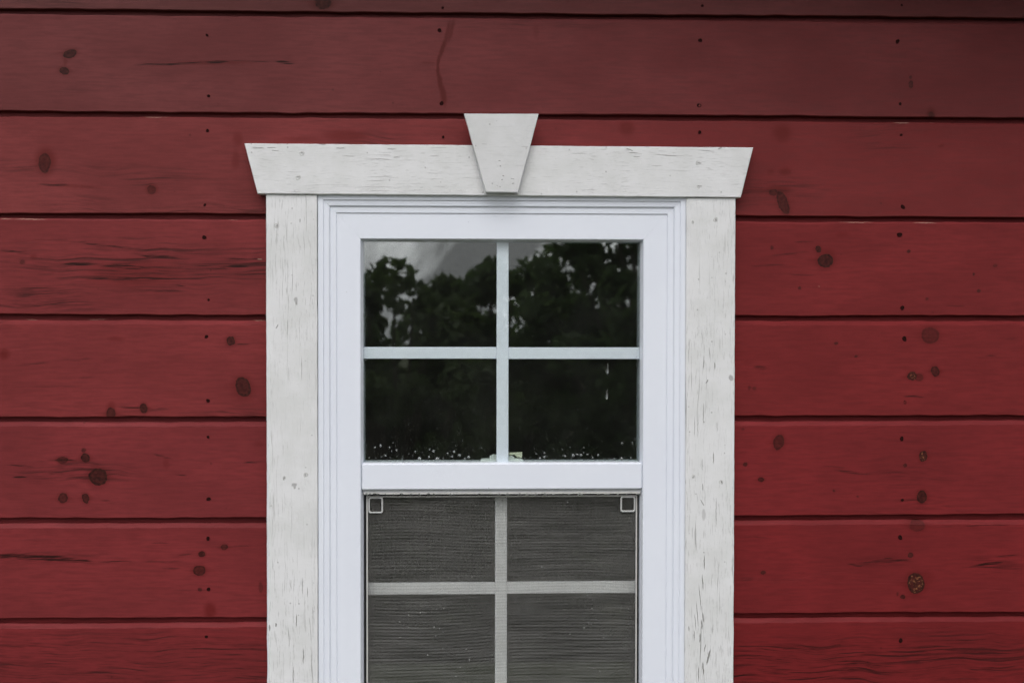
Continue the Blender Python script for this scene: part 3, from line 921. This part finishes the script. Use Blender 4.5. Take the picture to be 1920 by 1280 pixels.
ug = pane('upper_pane', GX0 - 0.002, GX1 + 0.002, ZR1 - 0.004, GZ1 + 0.002, 0.0070, 0.003, win)
pane('inner_pane', GX0 - 0.0005, GX1 + 0.0005, ZR1 - 0.004, GZ1 + 0.0005, 0.0215, 0.003, ug)
lg = pane('lower_pane', GX0 - 0.0005, GX1 + 0.0005, FZ0 + 0.0856, ZR0 - 0.010, 0.0300, 0.003, win)
pane('inner_pane', GX0 - 0.0005, GX1 + 0.0005, FZ0 + 0.0856, ZR0 - 0.010, 0.0440, 0.003, lg)


def muntin(x0, x1, z0, z1, y, parent, mat=None):
    mb = MB()
    mb.prism([(x0, z0), (x1, z0), (x1, z1), (x0, z1)], y, y + 0.005, 0.0009)
    return mb.build('muntin', mat or M_vinyl_in, parent)


ym = 0.0135
vx0, vx1 = X(931, ym), X(953.5, ym)
muntin(vx0, vx1, ZR1 - 0.003, GZ1 + 0.0004, ym, ug)
hz1, hz0 = Z(650.5, ym), Z(672.5, ym)
muntin(GX0 - 0.0004, vx0 - 0.0002, hz0, hz1, ym, ug)
muntin(vx1 + 0.0002, GX1 + 0.0004, hz0 - 0.0006, hz1 - 0.0006, ym, ug)
ym = 0.0365
lx0, lx1 = X(928.5, ym), X(951, ym)
muntin(lx0, lx1, FZ0 + 0.086, ZR0 - 0.011, ym, lg, M_vinyl_lo)
hz1, hz0 = Z(1091, ym), Z(1113, ym)
muntin(GX0 - 0.0004, lx0 - 0.0002, hz0, hz1, ym, lg, M_vinyl_lo)
muntin(lx1 + 0.0002, GX1 + 0.0004, hz0 + 0.0004, hz1 + 0.0004, ym, lg, M_vinyl_lo)

# sash locks on the inside, seen through the foot of the upper pane
yl = 0.027
def poly_px(pts, y):
    return [A(px, py, y) for (px, py) in pts]
mb = MB()
mb.prism(poly_px([(901, 870), (931, 870), (931, 852), (925, 852), (918, 855), (918, 859), (903, 860), (900, 864)], yl), yl, yl + 0.012, 0.0006)
sl = mb.build('sash_lock', M_lock, win)
mb = MB()
mb.prism(poly_px([(953, 870), (981, 870), (981, 862), (977, 859), (965, 859), (961, 854), (953, 854)], yl), yl, yl + 0.012, 0.0006)
sr = mb.build('sash_lock', M_lock, win)
mb = MB()
mb.prism(poly_px([(953, 852.5), (965, 852.5), (970, 857), (979, 857.5), (979, 847.5), (953, 848.5)], yl), yl - 0.001, yl + 0.008, 0.0006)
mb.build('lock_lever', M_lever, sr)

# insect screen: thin frame, woven mesh, two pull tabs
ys = 0.0085
sx0, sx1, sz1, sz0 = X(686.8, ys), X(1195.5, ys), Z(928.6, ys), FZ0 + 0.090
fw = 0.0026
mb = MB()
mb.box(sx0, sx1, ys, ys + 0.006, sz1 - fw, sz1)
mb.box(sx0, sx1, ys, ys + 0.006, sz0, sz0 + fw)
mb.box(sx0, sx0 + fw, ys + 0.0001, ys + 0.0059, sz0 + fw, sz1 - fw)
mb.box(sx1 - fw, sx1, ys + 0.0001, ys + 0.0059, sz0 + fw, sz1 - fw)
screen = mb.build('insect_screen', M_alu, win)
screen['label'] = 'grey insect screen over the lower half of the window'
mb = MB()
mb.box(GX0 + 0.0006, sx0 + 0.002, 0.0165, 0.020, sz0, ZR0 - 0.006)
mb.box(sx1 - 0.002, GX1 - 0.0006, 0.0165, 0.020, sz0, ZR0 - 0.006)
mb.box(sx0 + 0.002, sx1 - 0.002, 0.0165, 0.020, sz1 - 0.002, ZR0 - 0.006)
mb.build('gap_shade_strip', M_gap_shade, screen)  # dark strips added behind the gap to keep it black


def weave():
    mb = MB()
    pitch = 0.00150
    x0, x1, z0, z1 = sx0 + fw * 0.5, sx1 - fw * 0.5, sz0 + fw * 0.5, sz1 - fw * 0.5
    y = ys + 0.003
    r = np.random.default_rng(5)
    nz = int((z1 - z0) / pitch)
    NSEG = 40
    xs = np.linspace(x0, x1, NSEG + 1)
    # weft: threads bunch a little and vary in thickness along their run, which reads as streaks
    base = r.normal(0, 1, (nz + 4, NSEG + 1))
    k = np.array([0.2, 0.35, 0.6, 0.8, 1.0, 0.8, 0.6, 0.35, 0.2])
    base = np.array([np.convolve(row, k / np.sqrt((k ** 2).sum()), 'same') for row in base])
    row_sm = base[:-4] * 0.25 + base[1:-3] * 0.25
    gx_, gz_ = np.meshgrid(np.linspace(0, 1, NSEG + 1), np.linspace(0, 1, nz))
    ph_ = 4.2 * np.sin(3.1 * gx_ + 4.2 * gz_ + 0.6) + 2.6 * np.sin(7.3 * gx_ - 5.1 * gz_ + 2.0) + 1.0 * np.sin(13.0 * gx_ + 11.0 * gz_)
    row_sm = row_sm + 0.85 * np.sin(2 * math.pi * ((np.arange(nz) * pitch / 0.0058)[:, None]) + ph_)
    for i in range(nz):
        z = z0 + (i + 0.5) * pitch
        th = np.clip(0.000135 + 0.00010 * row_sm[i], 0.00002, 0.00040)
        dz = 0.00013 * base[i]
        vs_ = []
        for j in range(NSEG + 1):
            h = th[j]
            vs_ += [(xs[j], y - h, z + dz[j]), (xs[j], y, z + dz[j] + h), (xs[j], y + h, z + dz[j]), (xs[j], y, z + dz[j] - h)]
        fs_ = []
        for j in range(NSEG):
            for q in range(4):
                p = (q + 1) % 4
                fs_.append((4 * j + q, 4 * j + p, 4 * j + 4 + p, 4 * j + 4 + q))
        mb.add(vs_, fs_)
    nxw = int((x1 - x0) / pitch)
    for i in range(nxw):
        x = x0 + (i + 0.5) * pitch + r.normal(0, 0.00005)
        h = 0.000080 * max(0.5, 1 + 0.22 * r.normal())
        yy = y + 0.0004
        vs_ = [(x, yy - h, z0), (x + h, yy, z0), (x, yy + h, z0), (x - h, yy, z0), (x, yy - h, z1), (x + h, yy, z1), (x, yy + h, z1), (x - h, yy, z1)]
        mb.add(vs_, [(q, (q + 1) % 4, 4 + (q + 1) % 4, 4 + q) for q in range(4)])
    return mb


wv = weave().build('woven_mesh', M_wire, screen)
wv['kind'] = 'stuff'


def ring_tab(px0, px1, py0, py1):
    y = ys - 0.003
    outer = rounded_rect(X(px0, y), X(px1, y), Z(py1, y), Z(py0, y), 0.0045, 5)
    inner = rounded_rect(X(px0, y) + 0.003, X(px1, y) - 0.003, Z(py1, y) + 0.003, Z(py0, y) - 0.003, 0.0025, 5)
    n = len(outer)
    vs_ = [(p[0], y + 0.0006, p[1]) for p in outer] + [(p[0] * 0.5 + q[0] * 0.5, y, p[1] * 0.5 + q[1] * 0.5) for p, q in zip(outer, inner)] + [(p[0], y + 0.0006, p[1]) for p in inner] \
        + [(p[0], y + 0.0028, p[1]) for p in inner] + [(p[0], y + 0.0028, p[1]) for p in outer]
    fs_ = []
    for k in range(5):
        for i in range(n):
            j = (i + 1) % n
            a, b = k * n, ((k + 1) % 5) * n
            fs_.append((a + i, a + j, b + j, b + i))
    return mesh_obj('pull_tab', vs_, fs_, M_tab, screen)


ring_tab(690.3, 718, 930.8, 961)
ring_tab(1164, 1192.2, 930.8, 960.5)


# rain: drops sitting on the foot of the upper pane, hanging from the rail lip and caught in the mesh
def drop(mb, x, z, rx, rz, y, depth, n=10, sag=0.25):
    rings = ((1.0, 0.0), (0.92, 0.42), (0.66, 0.78), (0.32, 0.95))
    vs_, fs_ = [], []
    for (a, d) in rings:
        for i in range(n):
            t = 2 * math.pi * i / n
            zz = math.sin(t) * a - sag * d * 0.6
            w = 1.0 - 0.22 * math.sin(t)
            vs_.append((x + rx * a * math.cos(t) * w, y - depth * d * (1 - 0.35 * math.sin(t)), z + rz * zz))
    vs_.append((x, y - depth, z - rz * sag * 0.6))
    vs_.append((x, y, z))
    for k in range(len(rings) - 1):
        for i in range(n):
            j = (i + 1) % n
            fs_.append((k * n + i, k * n + j, (k + 1) * n + j, (k + 1) * n + i))
    k = (len(rings) - 1) * n
    for i in range(n):
        fs_.append((k + i, k + (i + 1) % n, len(vs_) - 2))
        fs_.append(((i + 1) % n, i, len(vs_) - 1))
    mb.add(vs_, fs_)


DR = [(702, 838), (714, 835), (702, 845), (729, 838), (737, 829), (734, 845), (744, 843), (692, 857), (704, 858), (716, 856), (722, 853), (745, 855), (754, 859), (767, 850), (774, 853), (778, 846), (792, 848), (805, 842), (786, 859), (805, 856), (820, 859), (832, 859), (840, 849), (843, 855), (848, 855), (851, 846), (872, 859), (880, 856), (861, 853),
      (903, 838), (910, 844), (866, 825), (771, 823), (755, 855), (813, 845), (984, 858), (994, 857), (1012, 858), (1020, 848), (1020, 856), (1027, 855), (1038, 841), (1055, 842), (1060, 854), (1069, 838), (1075, 853), (1080, 849), (1070, 858), (1083, 851), (1095, 838), (1094, 848), (1102, 851), (1112, 857), (1122, 852), (1132, 859), (1142, 858), (1152, 859), (1166, 859), (1184, 857), (1186, 829), (1190, 823), (1186, 834), (1166, 830), (1130, 826), (1194, 842), (1005, 850), (1090, 852), (1152, 812)]
mb = MB()
r = np.random.default_rng(21)
for (px, py) in DR:
    c = at(px, py + 0.5, 0.007)
    s = (0.6 + 1.8 * r.random() ** 1.8) * (1.15 if py > 850 else 0.85) / 1000
    drop(mb, c.x + r.normal(0, .0006), c.z, s * r.uniform(0.9, 1.6), s * r.uniform(0.7, 1.25), 0.0068, s * r.uniform(0.18, 0.45))
for k in range(60):                                             # fine spatter
    px, py = (r.uniform(686, 1192), 862 - abs(r.normal(0, 55))) if k < 38 else (r.choice([686, 687, 1193]) + r.uniform(-1, 2), r.uniform(470, 860))
    if 929 < px < 955:
        continue
    c = at(px, py, 0.007)
    s = r.uniform(0.4, 0.9) / 1000
    drop(mb, c.x, c.z, s, s, 0.0068, s * 0.7, 6)
for (px, py, h) in ((1139.5, 691, 12), (1138.3, 739, 11)):      # two runnels
    c = at(px, py, 0.007)
    drop(mb, c.x, c.z, 0.0016, h / 1000, 0.0068, 0.0018, 8, 0.05)
dr = mb.build('rain_drops', M_water, ug, smooth=True)
dr['kind'] = 'stuff'
mb = MB()
for k in range(46):
    px = r.uniform(684, 1198)
    c = at(px, 926, -0.0043)
    s = r.uniform(1.0, 2.6) / 1000
    drop(mb, c.x, c.z, s * 1.5, s * 0.85, -0.0044, s * 0.9, 8)
dl = mb.build('hanging_drops', M_water, rail, smooth=True)
dl['kind'] = 'stuff'
SD = [(766, 1152), (832, 1140), (819, 1141), (788, 1148), (766, 1175), (749, 1165), (814, 1175), (824, 1178), (831, 1184), (817, 1191), (750, 1194), (830, 1215), (874, 1216), (880, 1236), (802, 1227), (863, 1250), (855, 1267), (1102, 1116), (1111, 1124), (1110, 1140), (1118, 1161), (1104, 1166), (1109, 1169), (1095, 1176), (1069, 1188), (1132, 1195), (1113, 1252), (1125, 1258), (1064, 941), (885, 1081), (1016, 1062)]
mb = MB()
for (px, py) in SD:
    c = at(px, py, ys + 0.0026)
    s = r.uniform(0.7, 1.25) / 1000
    drop(mb, c.x, c.z, s * 0.8, s * 1.3, ys + 0.0026, s * 0.6, 6)
ds = mb.build('mesh_drops', simple('beaded_water', (0.45, 0.45, 0.44, 1), 0.2, 90, 0.1), screen, smooth=True)
ds['kind'] = 'stuff'


# ------------------------------------------------------------------ trees in the hollow behind the photographer (seen mirrored in the upper panes)
def tube(mb, p, q, r0, r1, n=7):
    p, q = Vector(p), Vector(q)
    d = (q - p).normalized()
    a = d.orthogonal().normalized()
    b = d.cross(a)
    vs_ = []
    for (c, rr) in ((p, r0), (q, r1)):
        for i in range(n):
            t = 2 * math.pi * i / n
            vs_.append(c + (a * math.cos(t) + b * math.sin(t)) * rr)
    mb.add(vs_, [(i, (i + 1) % n, n + (i + 1) % n, n + i) for i in range(n)])


def leaves_mesh(name, clumps, leaf, mat, parent, seed):
    """clumps: (centre, radius, count) - a leaf is a folded two-quad blade"""
    r = np.random.default_rng(seed)
    V, F = [], []
    n0 = 0
    for (c, rad, cnt) in clumps:
        d = r.normal(0, 1, (cnt, 3))
        d /= np.linalg.norm(d, axis=1)[:, None]
        p = np.array(c) + d * (rad * r.uniform(0.35, 1.0, cnt) ** 0.6)[:, None] * np.array([1, 1, 0.8])
        u = r.normal(0, 1, (cnt, 3))
        u /= np.linalg.norm(u, axis=1)[:, None]
        w = np.cross(u, r.normal(0, 1, (cnt, 3)))
        w /= np.linalg.norm(w, axis=1)[:, None]
        s = leaf * r.uniform(0.6, 1.3, cnt)[:, None]
        q = np.stack([p - u * s, p + w * s * 0.55, p + u * s, p - w * s * 0.55], 1).reshape(-1, 3)
        V.append(q)
        idx = np.arange(cnt * 4).reshape(-1, 4) + n0
        F.append(idx)
        n0 += cnt * 4
    V, F = np.concatenate(V), np.concatenate(F)
    me = bpy.data.meshes.new(name)
    me.vertices.add(len(V))
    me.vertices.foreach_set('co', V.astype(np.float32).ravel())
    me.loops.add(F.size)
    me.loops.foreach_set('vertex_index', F.astype(np.int32).ravel())
    me.polygons.add(len(F))
    me.polygons.foreach_set('loop_start', np.arange(0, F.size, 4, dtype=np.int32))
    me.update(calc_edges=True)
    me.materials.append(mat)
    o = bpy.data.objects.new(name, me)
    COL.objects.link(o)
    attach(o, parent)
    return o


def tree(x, y, top, crown_r, crown_h, label, seed, mat, nclump=46, per=150, leaf=0.085, density=1.0):
    gz = ground_z(x, y)
    t = empty('tree', (x, y, gz), label, 'tree', 'trees in the hollow facing the barn')
    r = np.random.default_rng(seed)
    cz = top - crown_h / 2
    mb = MB()
    pts = [Vector((x, y, gz - 0.1))]
    for k in range(1, 6):
        pts.append(Vector((x + r.normal(0, 0.10) * k * 0.6, y + r.normal(0, 0.1) * k * 0.6, gz + (cz - gz + crown_h * 0.2) * k / 5)))
    for k in range(5):
        tube(mb, pts[k], pts[k + 1], 0.22 * (1 - k * 0.16), 0.22 * (1 - (k + 1) * 0.16))
    clumps = []
    for k in range(nclump):
        a = r.uniform(0, 6.28)
        h = r.uniform(-1, 1)
        rr = crown_r * math.sqrt(max(0.0, 1 - abs(h) ** 2.2)) * r.uniform(0.35, 1.0) ** 0.5
        c = Vector((x + rr * math.cos(a), y + rr * math.sin(a), cz + h * crown_h / 2 * r.uniform(0.82, 1.0)))
        clumps.append((tuple(c), r.uniform(0.13, 0.38) * crown_r / 2.0, per))
        if k % 3 == 0:
            tube(mb, pts[2 + k % 3], c, 0.055, 0.012, 5)
    mb.build('trunk', M_bark, t)
    leaves_mesh('crown', clumps, leaf, mat, t, seed + 1)
    return t


L1 = leaf_material('leaves_dark', (0.046, 0.078, 0.028, 1), (0.090, 0.140, 0.050, 1))
L2 = leaf_material('leaves_olive', (0.055, 0.080, 0.030, 1), (0.100, 0.142, 0.055, 1))
tree(-1.10, -15.4, 0.72, 2.1, 4.6, 'low round leafy tree mirrored in the left half of the upper pane', 31, L2, 150, 80, 0.10)
tree(0.55, -17.2, 1.10, 1.7, 5.2, 'slender tree mirrored behind the upright bar of the upper pane', 37, L1, 130, 85, 0.10)
tree(2.9, -15.0, 3.2, 2.15, 7.0, 'tall dense tree mirrored in the right half of the upper pane', 43, L1, 300, 85, 0.095)
tree(-4.6, -16.5, 1.6, 2.2, 5.6, 'leafy tree beyond the left edge of the mirrored view', 47, L1, 50, 150, 0.10)
tree(6.6, -16.0, 2.8, 2.3, 6.6, 'leafy tree beyond the right edge of the mirrored view', 53, L2, 50, 150, 0.10)
tree(-1.75, -18.3, 0.50, 1.3, 4.4, 'low bush mirrored at the left edge of the upper pane', 61, L2, 60, 150, 0.10)
# thicket that closes the hollow below and behind them
r = np.random.default_rng(77)
cl_ = []
for k in range(420):
    x, y = r.uniform(-13, 14), r.uniform(-21.5, -17.0)
    z = r.uniform(-5.6, 0.42 if x < 0.3 else 0.1 + 0.12 * x)
    cl_.append(((x, y, min(z, 0.7)), r.uniform(0.45, 0.9), 150))
th = leaves_mesh('thicket', cl_, 0.13, L1, None, 5)
th['kind'] = 'stuff'
th['label'] = 'dark thicket that fills the hollow below the trees'
th['category'] = 'thicket'
